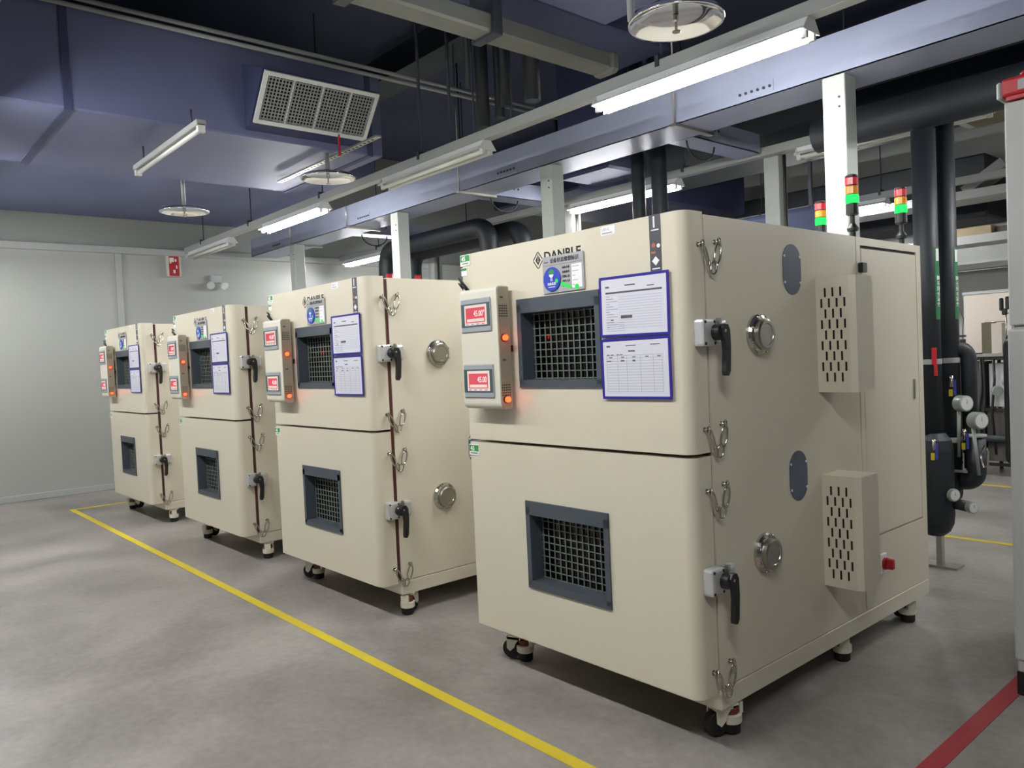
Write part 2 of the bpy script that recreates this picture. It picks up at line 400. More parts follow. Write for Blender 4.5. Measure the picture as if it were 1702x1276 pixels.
    MB().box(-.829, -.8282, -.176, -.160, 1.545, 1.552).box(-.829, -.8282, -.174, -.158, 1.300, 1.307).build('panel_print', 'ink_dark', cpn)['kind'] = 'stuff'
    MB().box(-.860, -.838, -.128, -T, 1.335, 1.36).build('panel_clip', 'black', cpn)
    MB().tube([(-1.10, -T-.004, 1.60), (-1.125, -T-.02, 1.64), (-1.155, -T-.012, 1.655), (-1.168, -.09, 1.63), (-1.165, -.07, 1.58)], .004, 6)\
        .tube([(-1.10, -T-.004, 1.59), (-1.12, -T-.025, 1.625), (-1.158, -T-.01, 1.635), (-1.166, -.08, 1.60), (-1.16, -.06, 1.55)], .004, 6).build('panel_cable', 'black', cpn)
    # latches
    for zc in (1.362, .562):
        lb = MB().box(0, .042, -.082, -.014, zc-.044, zc+.044, .009, 2).build('door_latch', 'diecast', t)
        MB().box(0, .036, .012, .062, zc-.040, zc+.042, .012, 2).build('latch_keeper', 'diecast', lb)
        MB().box(0, .040, -.013, .011, zc-.030, zc+.036).box(.03, .046, .000, .010, zc-.01, zc+.046).build('latch_bolt', 'steel', lb)
        sc_ = MB()
        for yy in (-.072, -.024):
            for zz in (-.034, .034): sc_.cyl((.040, yy, zc+zz), (.0428, yy, zc+zz), .005, 8)
        tag(sc_.build('latch_screw', 'black', lb), kind='stuff')
        hub = MB().lathe((.036, -.020, zc), (1, 0, 0), [(.026, 0), (.026, .018), (.022, .030), (.012, .034), (0, .035)], 24)
        prof = [(-.034, zc+.012), (-.022, zc+.026), (.000, zc+.024), (.010, zc+.006), (.012, zc-.05), (.006, zc-.125), (-.004, zc-.140), (-.016, zc-.138), (-.018, zc-.125), (-.012, zc-.06), (-.016, zc-.028), (-.030, zc-.012)]
        hub.prism([(a+.004, c) for a, c in prof], 'x', .056, .074)
        hub.build('latch_lever', 'black', lb)
        MB().cyl((.072, -.012, zc+.004), (.0752, -.012, zc+.004), .005, 8).build('lever_pin', 'steel', lb)
    # safety chains
    def oval(c, L, Wd, ang, tilt=0, n=14):
        out = []
        for i in range(n):
            a = 2*PI*i/n; p = Vector((0, Wd*math.cos(a), L*math.sin(a)))
            p = Matrix.Rotation(tilt, 3, 'Z') @ p
            out.append(Matrix.Rotation(ang, 3, 'X') @ p + Vector(c))
        return out
    for zc in (1.652, 1.056, .856, .262):
        ch = MB()
        ch.tube(oval((.016, .002, zc-.078), .022, .011, .25, .4), .0032, 6, True)
        ch.tube(oval((.018, .020, zc-.080), .022, .011, -.3, -.5), .0032, 6, True)
        root = ch.build('safety_chain', 'chrome', t)
        for yy, zz in ((-.040, -.006), (.052, .006)):
            e = MB(); e.cyl((-.004, yy, zc+zz), (.013, yy, zc+zz), .0048, 10); e.cyl((0, yy, zc+zz), (.003, yy, zc+zz), .009, 12)
            e.tube(oval((.018, yy, zc+zz),   .011, .011, 0, .9, 12), .0040, 6, True)
            e.build('eye_bolt', 'chrome', root)
        MB().tube(oval((.020, -.026, zc-.038), .036, .0125, .40, .25), .0036, 6, True).build('snap_hook', 'chrome', root)
        MB().tube(oval((.020, .040, zc-.034), .038, .0125, -.28, -.25), .0036, 6, True).build('snap_hook', 'chrome', root)
    # ports
    for zc in (1.352, .585):
        pt_ = MB().lathe((0, .293, zc), (1, 0, 0), [(.072, 0), (.072, .010), (.066, .018), (.058, .022)], 36).build('cable_port', 'chrome', t)
        MB().lathe((.020, .293, zc), (1, 0, 0), [(.054, 0), (.054, .016), (.048, .020), (.038, .020), (.036, .017), (0, .017)], 36).build('port_cap', 'steel', pt_)
        bl = MB()
        for q in range(8):
            a = 2*PI*(q+.5)/8; y_, z_ = .293+.065*math.cos(a), zc+.065*math.sin(a); bl.cyl((.015, y_, z_), (.022, y_, z_), .0045, 8)
        tag(bl.build('port_bolts', 'chrome', pt_), kind='stuff')
    for zc in (1.589, .825):
        pl = MB().prism(arc(.537, zc+.030, .063, 0, 180, 12)+arc(.537, zc-.030, .063, 180, 360, 12), 'x', 0, .003).build('access_plate', 'blue_grey', t)
        sc_ = MB()
        for yy in (-.054, .054):
            for zz in (-.048, .048): sc_.cyl((.003, .537+yy, zc+zz), (.0045, .537+yy, zc+zz), .005, 8)
        tag(sc_.build('plate_screw', 'white', pl), kind='stuff')
    # vent boxes
    for z0, z1 in ((1.125, 1.562), (.375, .805)):
        pr = [(0, .710), (.128, .710), (.150, .722), (.150, .860), (0, .860)]
        vb = MB().prism(pr, 'z', z0, z1).build('vent_box', 'cream', t)
        sm = None
        for row in range(9):
            zz = z1-.058-row*.0402
            xs = (.037, .067, .097) if row % 2 == 0 else (.022, .052, .082, .112)
            for x_ in xs:
                if sm is None: so = MB().box(-.0035, .0035, -.0012, .0002, -.017, .017).build('vent_slot', 'black_gap', vb); sm = so.data
                else: so = bpy.data.objects.new('vent_slot', sm); COL.objects.link(so); so.parent = vb
                so.location = (x_, .710, zz)
    # mains switch
    sw = MB().box(0, .012, 1.180, 1.235, .315, .400, .003).build('power_switch', 'white', t)
    MB().cyl((.012, 1.208, .358), (.022, 1.208, .358), .026, 18).box(.022, .052, 1.196, 1.220, .336, .380, .004).build('switch_knob', 'red', sw)
    # casters
    def caster(cx, cy, ang):
        root = bpy.data.objects.new('x', None)
        m = MB().box(-.038, .038, -.038, .038, .105, .1125)
        m.prism([(-.045, .105), (-.045, .052), (-.030, .040), (-.012, .055), (-.006, .072), (.02, .105)], 'y', -.030, -.024)
        m.prism([(-.045, .105), (-.045, .052), (-.030, .040), (-.012, .055), (-.006, .072), (.02, .105)], 'y', .024, .030)
        m.box(-.045, .02, -.030, .030, .092, .105)
        m.lathe((.030, 0, 0), (0, 0, 1), [(.034, .036), (.038, .040), (.038, .066), (.033, .068)], 20)
        m.prism([(.055, .066), (.068, .066), (.068, .105), (.055, .105)], 'y', -.02, .02)
        c = m.build('caster', 'ivory', t)
        w_ = MB().lathe((-.030, -.020, .046), (0, 1, 0), [(.020, 0), (.040, .002), (.042, .008), (.042, .032), (.040, .038), (.020, .040)], 24).build('wheel', 'rubber', c)
        MB().lathe((.030, 0, .068), (0, 0, 1), [(.026, 0), (.030, .004), (.030, .020), (.026, .024)], 14).build('adjuster_ring', 'adjuster', c)
        MB().lathe((.030, 0, 0), (0, 0, 1), [(.026, 0.0005), (.032, .006), (.032, .034), (.026, .036)], 20).build('foot_pad', 'rubber', c)
        c.location = (cx, cy, 0); c.rotation_euler = (0, 0, ang)
        return c
    for cx_, cy_, an in ((-.045, .072, 1.25), (-1.058, .040, .42), (-.075, .96, -.8), (-1.07, .93, .7), (-.075, 1.59, -.6), (-1.07, 1.58, -.4)):
        caster(cx_, cy_, an)
    return t
M['olive_grey'] = mat('panel_side_grey', 'a39a88', .5)
X0 = [0, -1.9195, -3.6957, -5.6708]
LAB = ['nearest and largest cream test chamber, with slotted vent boxes on its side',
       'second cream test chamber from the right, standing just left of the nearest one',
       'third cream test chamber from the right, between the farthest and the second',
       'farthest cream test chamber, at the left end of the row by the grey wall']
DY = (0, .004, .010, -.001); DF = (0, -.008, -.002, -.013)
ch1 = make_chamber(LAB[0]); ch1['group'] = 'test chambers in a row'
for i in range(1, 4):
    c = copy_tree(ch1); c.location = (X0[i], DY[i]+.0, 0); c['label'] = LAB[i]
    turn = {1: (-1.0, .5), 2: (-.5, -1.2), 3: (-.2, -2.2)}[i]; k = 0
    for ch in c.children:
        if ch.name.startswith(('upper_door', 'lower_door', 'control_panel')): ch.location.y -= .012
        if ch.name.startswith('door_seal'): ch.scale.y = 2.2
        if ch.name.startswith('caster') and k < 2: ch.rotation_euler.z = turn[k]; k += 1

# ------------------------------------------------------------------ document holders and status signs on the doors
def doc(kind):
    t = thing('document_holder', (0, 0, 0), 'x', 'document holder', 'blue framed record sheets on the upper doors')
    w_, h_, e = .300, .207, .009
    m = MB().box(0, w_, -.004, 0, h_-e, h_, .001).box(0, w_, -.004, 0, 0, e, .001).box(0, e, -.004, 0, e, h_-e).box(w_-e, w_, -.004, 0, e, h_-e)
    m.build('frame', 'blue_frame', t)
    MB().box(e, w_-e, -.0022, -.0004, e, h_-e).build('sheet', 'paper', t)
    pr = MB(); dk = MB(); y0, y1 = -.0026, -.0022
    if kind == 0:
        dk.box(.028, .272, y0, y1, .148, .154); dk.box(.115, .160, y0, y1, .171, .175); dk.box(.028, .045, y0, y1, .168, .174); dk.box(.21, .24, y0, y1, .163, .166)
        dk.box(.095, .145, y0, y1, .062, .072); dk.box(.05, .062, y0, y1, .056, .060)
        for i in range(13):
            z = .138-i*.0088; pr.box(.030, .045+.018*((i*7) % 3), y0, y1, z, z+.0022); pr.box(.085, .270, y0, y1, z-.003, z-.0022)
        for i in range(5): pr.box(.030, .110, y0, y1, .020+i*.007, .0212+i*.007)
    else:
        dk.box(.026, .042, y0, y1, .178, .184); dk.box(.112, .156, y0, y1, .180, .183); dk.box(.218, .258, y0, y1, .180, .183); dk.box(.122, .152, y0, y1, .160, .165)
        for x in (.026, .045, .07, .085): dk.box(x, x+.012, y0, y1, .150, .153)
        for x in (.036, .09, .14, .195, .245): dk.box(x, x+.014, y0, y1, .141, .144)
        dk.box(.088, .104, y0, y1, .128, .133); dk.box(.14, .152, y0, y1, .127, .133); dk.box(.026, .046, y0, y1, .129, .132)
        for i in range(14): pr.box(.024, .266, y0, y1, .148-i*.0095, .1490-i*.0095)
        for x in (.024, .074, .114, .174, .228, .265): pr.box(x, x+.0007, y0, y1, .025, .148)
    tag(pr.build('printed_rows', 'ink', t), kind='stuff'); tag(dk.build('printed_text', 'ink_dark', t), kind='stuff')
    return t
dU, dL = doc(0), doc(1)
WHO = ['nearest test chamber', 'second test chamber from the right', 'third test chamber from the right', 'farthest test chamber']
for i in range(4):
    for k, (src, z, rot) in enumerate(((dU, 1.366, .012), (dL, 1.152, -.004))):
        d = src if i == 0 else copy_tree(src)
        d.location = (X0[i]-.360, -T-.0075+DF[i], z); d.rotation_euler = (0, rot if i == 0 else 0, 0)
        d['label'] = ('upper blue-framed record sheet on the ' if k == 0 else 'lower blue-framed record sheet on the ')+WHO[i]
def sign():
    t = thing('status_sign', (0, 0, 0), 'x', 'sign', 'grey equipment status signs on the upper doors')
    w_, h_ = .213, .137
    MB().box(0, w_, -.003, 0, 0, h_, .0012).build('plate', 'sign_grey', t)
    text('设备状态管理标识', .0185, 'logo', t, (.042, -.0032, .112), name='title_lettering', bold=.0003)
    MB().box(.010, .032, -.0036, -.003, .114, .118).box(.004, .209, -.0036, -.003, .1025, .1035).build('plate_print', 'ink_dark', t)
    for i, s_ in enumerate(('设备名称', '设备编号', '管理人员', '操作人员', '日 期')):
        text(s_, .0095, 'logo', t, (.104, -.0032, .085-.0165*i), name='row_lettering', bold=.0002)
    MB().box(.152, .203, -.0036, -.003, .010, .096).build('name_card', 'white', t)
    cp = MB()
    for i in range(5): cp.box(.156, .156+(.034, .030, .014, .028, .010)[i], -.004, -.0036, .086-.0165*i, .088-.0165*i)
    tag(cp.build('card_print', 'ink', t), kind='stuff')
    dsk = MB().lathe((.052, -.003, .051), (0, -1, 0), [(.045, 0), (.045, .004), (.043, .005)], 36); dsk.build('status_disc', 'sign_blue', t)
    MB().prism(arc(.052, .072, .016, 0, 180, 8), 'y', -.0086, -.0079).build('disc_window', 'green', t)
    MB().prism(arc(.052, .069, .012, 180, 360, 8), 'y', -.0092, -.0086).build('disc_smile', 'white', t)
    text('设备状态', .011, 'white', t, (.030, -.0081, .030), name='disc_lettering', bold=.0002)
    text('名', .016, 'white', t, (.044, -.0081, .045), name='disc_lettering')
    MB().box(.034, .070, -.0086, -.0080, .021, .0235).build('disc_print', 'white', t)
    g = MB(); g.prism([(.094, .026), (.105, .022), (.150, .007), (.153, .013), (.151, .018), (.108, .036), (.097, .038)], 'y', -.0046, -.0036)
    g.prism(arc(.078, .043, .008, 0, 330, 10), 'y', -.0090, -.0080); g.prism(arc(.177, .013, .010, 0, 330, 10), 'y', -.0046, -.0036)
    g.build('green_pointer', 'green_bright', t)
    return t
sg = sign()
for i in range(4):
    d = sg if i == 0 else copy_tree(sg)
    d.location = (X0[i]-.644, -T+DF[i]-.003, 1.543)
    d['label'] = 'grey sign with a blue disc on the '+WHO[i]

# ------------------------------------------------------------------ signal towers on the chambers
def tower(label, loc, s_=1.0):
    t = thing('signal_tower', loc, label, 'signal light', 'red amber green signal towers')
    hb = .060
    MB().lathe((0, 0, 0), (0, 0, 1), [(.024, .0), (.024, .006), (.012, .010), (.012, .030), (.022, .034), (.024, .046), (.016, .058), (.010, .066), (.010, .100)], 18).build('stem', 'black', t)
    MB().lathe((0, 0, .100), (0, 0, 1), [(.020, 0), (.026, .006), (.026, .048), (.024, .050)], 20).build('base', 'black', t)
    for k, (z, m, n_) in enumerate(((.151, 'led_green', 'green_lens'), (.188, 'amber_lens', 'amber_lens'), (.225, 'red_lens', 'red_lens'))):
        MB().lathe((0, 0, z), (0, 0, 1), [(.023, 0), (.0265, .002), (.0265, .030), (.023, .034)], 20).build(n_, m, t)
    MB().lathe((0, 0, .185), (0, 0, 1), [(.0245, 0), (.0245, .003)], 20).lathe((0, 0, .222), (0, 0, 1), [(.0245, 0), (.0245, .003)], 20).build('divider', 'black', t)
    MB().lathe((0, 0, .259), (0, 0, 1), [(.0265, 0), (.0265, .006), (.018, .011), (0, .012)], 20).build('cap', 'black', t)
    t.scale = (s_,)*3
    return t
tower('nearer of the two large signal towers, green lit, on top of the nearest chamber', (-.045, 1.13, 1.745))
tower('farther signal tower on the nearest chamber, beside the black pipes', (-.040, 1.60, 1.745))
tower('small signal tower half hidden beside the white column, behind the nearest chamber', (-.40, 1.55, 1.745), .98)
tower('red tip of a signal tower behind the second chamber, left of a white column', (X0[2]-.03, 1.17, 1.745))
tower('red tip of a signal tower behind the second chamber, under a steel rod', (X0[2]-.05, 1.45, 1.745))
tower('signal tower on the second chamber, hidden behind the nearest one', (X0[1]-.045, 1.13, 1.745))

# ------------------------------------------------------------------ fluorescent lamps on trunking rows
def lamp_tree(lit):
    t = thing('fluorescent_lamp', (0, 0, 0), 'x', 'lamp')
    L = .61
    pr = [(-.030, .070), (-.030, .040), (-.070, .018), (-.070, .014), (-.066, .014), (-.024, .034), (.024, .034), (.066, .014), (.070, .014), (.070, .018), (.030, .040), (.030, .070)]
    MB().prism(pr, 'x', -L, L).build('reflector', 'white_metal', t)
    for sx in (-1, 1):
        x0, x1 = (L-.004, L+.002) if sx > 0 else (-L-.002, -L+.004)
        e = MB().prism([(-.030, .070), (-.070, .014), (-.070, .010), (.070, .010), (.070, .014), (.030, .070)], 'x', x0, x1)
        e.build('end_plate', 'white_metal', t)
        for yy in (-.032, .032): MB().box(min(sx*(L-.03), sx*(L-.002)), max(sx*(L-.03), sx*(L-.002)), yy-.010, yy+.010, -.018, .034).build('socket', 'tube_off', t)
    for yy in (-.032, .032):
        MB().cyl((-L+.03, yy, -.003), (L-.03, yy, -.003), .0135, 14).build('tube', 'tube_on' if lit else 'tube_off', t)
    return t
L_on, L_off = lamp_tree(True), lamp_tree(False)
used = set()
def put_lamp(x, y, z, lit, label):
    src = L_on if lit else L_off
    o = src if lit not in used else copy_tree(src); used.add(lit)
    o.location = (x, y, z); o['label'] = label; o['group'] = 'twin tube lamps under the trunking'
    return o
DUCTS = ((-4.76, -3.36, -3.9, .96, 2.79), (-8.3, -5.35, -5.2, 2.1, 3.11), (-5.35, -4.80, -5.2, 1.3, 2.99), (-1.74, 1.5, -4.5, 1.55, 3.31), (-2.20, -1.74, -2.0, 2.2, 3.31), (-3.2, -2.65, 2.55, 3.05, 2.77), (-5.2, -3.9, 3.5, 6.5, 2.94), (-3.6, .3, 3.9, 4.6, 2.94))
def ztop(x, y):
    z = 4.29
    for a, b, c, d, e in DUCTS:
        if a-.03 < x < b+.03 and c-.03 < y < d+.03: z = min(z, e)
    return z
def trunking(y, x0, x1, z, label, rods):
    m = MB().box(x0, x1, y-.036, y+.036, z, z+.062, .003)
    t = m.build('lamp_trunking', 'trunk'); tag(t, label, 'trunking')
    for x in rods:
        MB().cyl((x, y, z+.06), (x, y, ztop(x, y)), .006, 6).box(x-.012, x+.012, y-.042, y+.042, z+.03, z+.085).build('hanger_rod', 'dark_metal', t)
    return t
ZL = 2.635
trunking(1.09, -7.95, 3.2, ZL+.070, 'long pale trunking carrying the lamps directly over the chambers', (-7.4, -6.08, -4.58, -3.09, -.975, .9))
put_lamp(-.79, 1.09, ZL, True, 'brightest lit twin tube lamp, over the nearest chamber')
put_lamp(-2.98, 1.09, ZL, False, 'unlit twin tube lamp on the middle of the front trunking')
put_lamp(-5.16, 1.09, ZL, True, 'lit twin tube lamp over the third chamber, third along the front trunking')
put_lamp(-7.22, 1.09, ZL, False, 'unlit lamp at the far end of the front trunking, by the red sign')
trunking(-1.64, -7.9, 4.5, ZL+.070, 'pale trunking over the aisle, only its edge in the top left corner', (-6.5, -4.2, -1.9, .6, 2.6))
for i, x in enumerate((1.55, -.79, -2.98, -5.16, -7.2)):
    put_lamp(x, -1.64, ZL, True, 'lit lamp over the aisle, outside the picture, '+('right beside the camera', 'level with the nearest chamber', 'level with the second chamber', 'level with the third chamber', 'at the far wall')[i])
trunking(3.12, -7.95, 3.2, ZL+.070, 'second trunking row behind the cable tray', (-7.0, -5.2, -2.33, -1.0, .8))
put_lamp(-7.2, 3.12, ZL, True, 'small lit lamp far away on the second row, near the left wall')
put_lamp(-3.0, 3.12, ZL, True, 'lit lamp on the second row, seen over the nearest chamber beside the white column')
put_lamp(-.74, 3.12, ZL, False, 'unlit lamp on the second row, left of the tall white column')
put_lamp(1.0, 3.12, ZL, True, 'lit lamp on the second row, outside the picture at the right')
trunking(5.70, -7.95, 3.2, ZL+.070, 'third trunking row, far behind, glimpsed beside the black pipes', (-5, -3.2, -1.9, 0))
put_lamp(-2.45, 5.70, ZL, True, 'lit lamp on the third row, ending at the small signal tower')
put_lamp(2.5, 5.70, ZL, True, 'lit lamp on the third row, outside the picture at the right')
put_lamp(-6.4, 5.70, ZL, True, 'lit lamp on the third row far to the left')

# ------------------------------------------------------------------ cable trays and support columns
def tray(name_label, x0, x1, y0, y1, z0, z1):
    t = MB().box(x0, x1, y0, y1, z0, z0+.006).box(x0, x1, y0, y0+.004, z0, z1).box(x0, x1, y1-.004, y1, z0, z1).box(x0, x1, y0, y1, z1, z1+.004)
    t = t.build('cable_tray', 'galv'); tag(t, name_label, 'cable tray'); return t
ct = tray('long galvanised cable tray running above the backs of the chambers', -8.05, 3.2, 1.91, 2.24, 2.72, 2.93)
for xc in (-.95, -3.13, -5.30, -7.3):
    sp = MB().box(xc-.115, xc+.115, 1.905, 1.91, 2.735, 2.80).build('splice_plate', 'galv', ct)
    bl = MB()
    for k in range(6): bl.cyl((xc-.095+.038*k, 1.898, 2.768), (xc-.095+.038*k, 1.905, 2.768), .008, 8)
    tag(bl.build('splice_bolts', 'dark_metal', sp), kind='stuff')
for x in (-1.50, -3.71, -5.6, -6.89, .6):
    MB().cyl((x, 1.885, 2.70), (x, 1.885, ztop(x, 1.885)), .006, 6).box(x-.02, x+.02, 1.87, 2.28, 2.700, 2.719).build('hanger_rod', 'steel', ct)
def cross(xc, y1, lab):
    t = MB().box(xc-.10, xc+.10, 2.243, y1, 2.72, 2.726).box(xc-.10, xc-.096, 2.243, y1, 2.72, 2.86).box(xc+.096, xc+.10, 2.243, y1, 2.72, 2.86).build('cable_tray', 'galv')
    tag(t, lab, 'cable tray')
    pts = [(xc+.02, 2.44+.16*math.cos(a), 2.72-.11*math.sin(a)) for a in [PI*i/10 for i in range(11)]]
    MB().tube(pts, .006, 6).build('hanging_cable', 'black', t)
    h_ = MB()
    for k in range(5): h_.cyl((xc+.10, 2.34+.05*k, 2.80), (xc+.104, 2.34+.05*k, 2.80), .010, 8)
    tag(h_.build('tray_holes', 'dark_metal', t), kind='stuff')
cross(-1.72, 3.06, 'cross tray leading back from the long tray above the nearest chamber')
cross(-3.80, 3.06, 'cross tray leading back from the long tray above the second chamber')
cross(-6.0, 3.06, 'cross tray leading back from the long tray above the third chamber')
for i, x in enumerate((-.555, -2.755, -4.82, -6.975)):
    t = thing('support_column', (x+.062, 1.972, 0), ('white square column behind the nearest chamber, tallest in view', 'white square column rising behind the gap left of the nearest chamber', 'white square column behind the second chamber, third from the right', 'white square column at the far left of the row, against the bright wall')[i], 'column', 'white columns under the cable tray')
    MB().box(-.062, .062, -.062, .062, .012, 2.718, .004).build('post', 'column', t)
    MB().box(-.10, .10, -.10, .10, 0, .012).build('base_plate', 'column', t)
    b_ = MB()
    for zz in (2.55, 2.60): b_.cyl((.03, -.062, zz), (.03, -.067, zz), .006, 8)
    b_.build('bolt', 'dark_metal', t)
for x, lab in ((-1.605, 'rear white column seen over the nearest chamber, under the cross tray'), (-3.725, 'rear white column close behind the second front column'), (-5.97, 'rear white column between the third front column and the steel rod')):
    t = thing('support_column', (x, 3.235, 0), lab, 'column', 'white columns under the cable tray')
    MB().box(-.060, .060, -.060, .060, .012, 2.718, .004).build('post', 'column', t)
    MB().box(-.10, .10, -.10, .10, 0, .012).build('base_plate', 'column', t)
    MB().cyl((.085, -.02, .9), (.085, -.02, 2.71), .014, 8).build('conduit', 'steel', t)

# ------------------------------------------------------------------ ducts and ceiling services
t = thing('air_duct', (-4.06, -1.6, 2.80), 'wide slate grey insulated duct crossing the ceiling at the upper left', 'duct')
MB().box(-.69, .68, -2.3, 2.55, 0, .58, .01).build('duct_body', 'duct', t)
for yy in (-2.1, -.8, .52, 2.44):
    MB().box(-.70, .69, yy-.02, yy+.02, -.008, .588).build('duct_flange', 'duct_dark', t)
# sloped register on the duct side
gv = thing('air_grille', (-3.155, .33, 2.99), 'white egg-crate air grille tilted down on the side of the grey duct', 'air grille')
def slope(mb, name, m):     # modelled flat (u along y, v down the slope) then tilted
    a = math.atan2(3.12-2.86, 3.26-3.05)
    mx = Matrix.Rotation(-a, 4, 'Y')
    mb.bm.transform(mx); return mb.build(name, m, gv)
hw, hh = .40, .168
m = MB().box(-hh, -hh+.026, -hw, hw, -.012, .006).box(hh-.026, hh, -hw, hw, -.012, .006).box(-hh+.026, hh-.026, -hw, -hw+.026, -.012, .006).box(-hh+.026, hh-.026, hw-.026, hw, -.012, .006)
for yy in (-.2, 0, .2): m.box(-hh+.026, hh-.026, yy-.005, yy+.005, -.008, .004)
slope(m, 'grille_frame', 'white_metal')
m = MB()
for i in range(34):
    yy = -hw+.026+(2*hw-.052)*(i+.5)/34; m.box(-hh+.026, hh-.026, yy-.0026, yy+.0026, -.008, .002)
for i in range(13):
    xx = -hh+.026+(2*hh-.052)*(i+.5)/13; m.box(xx-.0026, xx+.0026, -hw+.026, hw-.026, -.008, .002)
tag(slope(m, 'grille_core', 'trunk'), kind='stuff')
m = MB().box(-hh+.01, hh-.01, -hw+.01, hw-.01, .02, .03)
slope(m, 'grille_backing', 'black_gap')
MB().prism([(-.222, .26), (.078, .152), (-.13, -.108), (-.222, -.15)], 'y', -.40, .40).build('grille_neck', 'duct_dark', gv)
MB().prism([(.02, -.17), (.03, -.16), (.035, -.30), (.018, -.30)], 'y', .12, .13).build('red_ribbon', 'red', gv)

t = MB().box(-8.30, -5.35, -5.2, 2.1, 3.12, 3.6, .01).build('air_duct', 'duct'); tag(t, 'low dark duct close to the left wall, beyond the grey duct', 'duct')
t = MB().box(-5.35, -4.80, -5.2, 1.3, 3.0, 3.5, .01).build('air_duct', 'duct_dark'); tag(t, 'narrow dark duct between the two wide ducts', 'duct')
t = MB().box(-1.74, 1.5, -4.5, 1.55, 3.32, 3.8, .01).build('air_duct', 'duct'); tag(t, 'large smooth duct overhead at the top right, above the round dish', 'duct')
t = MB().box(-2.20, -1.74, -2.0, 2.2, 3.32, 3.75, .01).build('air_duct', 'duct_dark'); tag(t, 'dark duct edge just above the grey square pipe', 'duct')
t = thing('square_pipe', (-1.69, .42, 3.0), 'light grey square pipe hung under the large duct at the top', 'pipe')
MB().box(-.075, .075, -1.6, 1.02, 0, .10, .012).build('pipe_body', 'pipe_grey', t)
MB().box(-.085, .085, 1.02, 1.10, -.01, .11, .02).build('end_cap', 'pipe_grey', t)
MB().box(-.095, .095, .10, .16, -.012, .32).build('bracket', 'dark_metal', t); MB().box(-.095, .095, -.72, -.66, -.012, .32).build('bracket', 'dark_metal', t)
# twin conduits above the grey duct
for k, (dx, dz) in enumerate(((0, 0), (.06, -.07))):
    t = MB().cyl((-3.33+dx, -1.6, 3.40+dz), (-3.33+dx, 3.88, 3.40+dz), .014, 8).build('conduit', 'trunk')
    tag(t, ('upper' if k == 0 else 'lower')+' of two thin pale conduits running back above the air grille', 'conduit')
t = thing('ceiling_beam', (-2.2, 2.0, 3.95), 'dark steel beam crossing under the ceiling above the grille', 'beam'); MB().box(-6, 8, -.09, .09, 0, .25).build('web', 'dark_metal', t); MB().box(-6, 8, -.16, .16, -.02, 0).build('flange', 'dark_metal', t)
t = thing('ceiling_beam', (-2.2, 5.2, 3.95), 'dark steel beam farther back under the ceiling', 'beam'); MB().box(-6, 8, -.09, .09, 0, .25).build('web', 'dark_metal', t); MB().box(-6, 8, -.16, .16, -.02, 0).build('flange', 'dark_metal', t)
# vertical straps and rods near the middle of the ceiling
rods = ((-3.05, 1.05, 3.0), (-3.0, 1.28, 3.05), (-2.9, 1.42, 2.95), (-2.8, 1.30, 3.2), (-2.72, 1.62, 2.9), (-4.2, 2.3, 2.9))
for i, (x, y, z) in enumerate(rods):
    t = MB().cyl((x, y, z), (x, y, 4.29), (.007, .012, .007, .018, .010, .008)[i], 8).build('hanger_rod', 'dark_metal')
    tag(t, ('thinnest ceiling hanger just right of the air grille', 'second ceiling hanger right of the air grille', 'third ceiling hanger right of the air grille, short', 'thickest ceiling hanger, beside the dark pipe cluster', 'ceiling hanger ending above the unlit lamp', 'ceiling hanger deep behind the twin conduits')[i], 'hanger rod', 'ceiling hangers')
t = thing('pipe_bundle', (-2.95, 1.55, 3.0), 'cluster of dark pipes dropping from the ceiling right of the grille', 'pipe')
for k, (dx, dy, rr, z1) in enumerate(((0, 0, .05, 1.29), (.12, .06, .035, 1.29), (.22, .02, .03, 1.29), (.3, .22, .06, 1.29))):
    MB().cyl((dx, dy, .05*k), (dx, dy, z1), rr, 14).build('pipe', 'pipe', t)
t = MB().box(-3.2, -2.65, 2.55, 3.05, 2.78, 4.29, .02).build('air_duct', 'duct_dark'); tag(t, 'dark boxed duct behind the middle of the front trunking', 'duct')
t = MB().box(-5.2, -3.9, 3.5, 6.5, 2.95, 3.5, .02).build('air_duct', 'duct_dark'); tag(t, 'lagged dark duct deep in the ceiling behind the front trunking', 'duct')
t = MB().box(-3.6, .3, 3.9, 4.6, 2.95, 3.5, .02).build('air_duct', 'duct_black'); tag(t, 'dark duct behind the cable tray at the upper right', 'duct')
t = MB().box(-7.9, -1.35, 6.90, 7.59, 2.55, 3.2, .02).build('air_duct', 'duct_black'); tag(t, 'dark duct along the back wall', 'duct')

t = MB().box(-5.5, -1.78, 4.35, 4.95, 1.95, 2.52, .04, 2).build('air_duct', 'duct_dark'); tag(t, 'low dark duct tinted with flare blue, seen over the top of the nearest chamber', 'duct')
for x in (-5.35, -3.75, -2.1): MB().box(x-.015, x+.015, 4.68, 4.71, 2.52, 4.29).build('duct_strap', 'dark_metal', t)
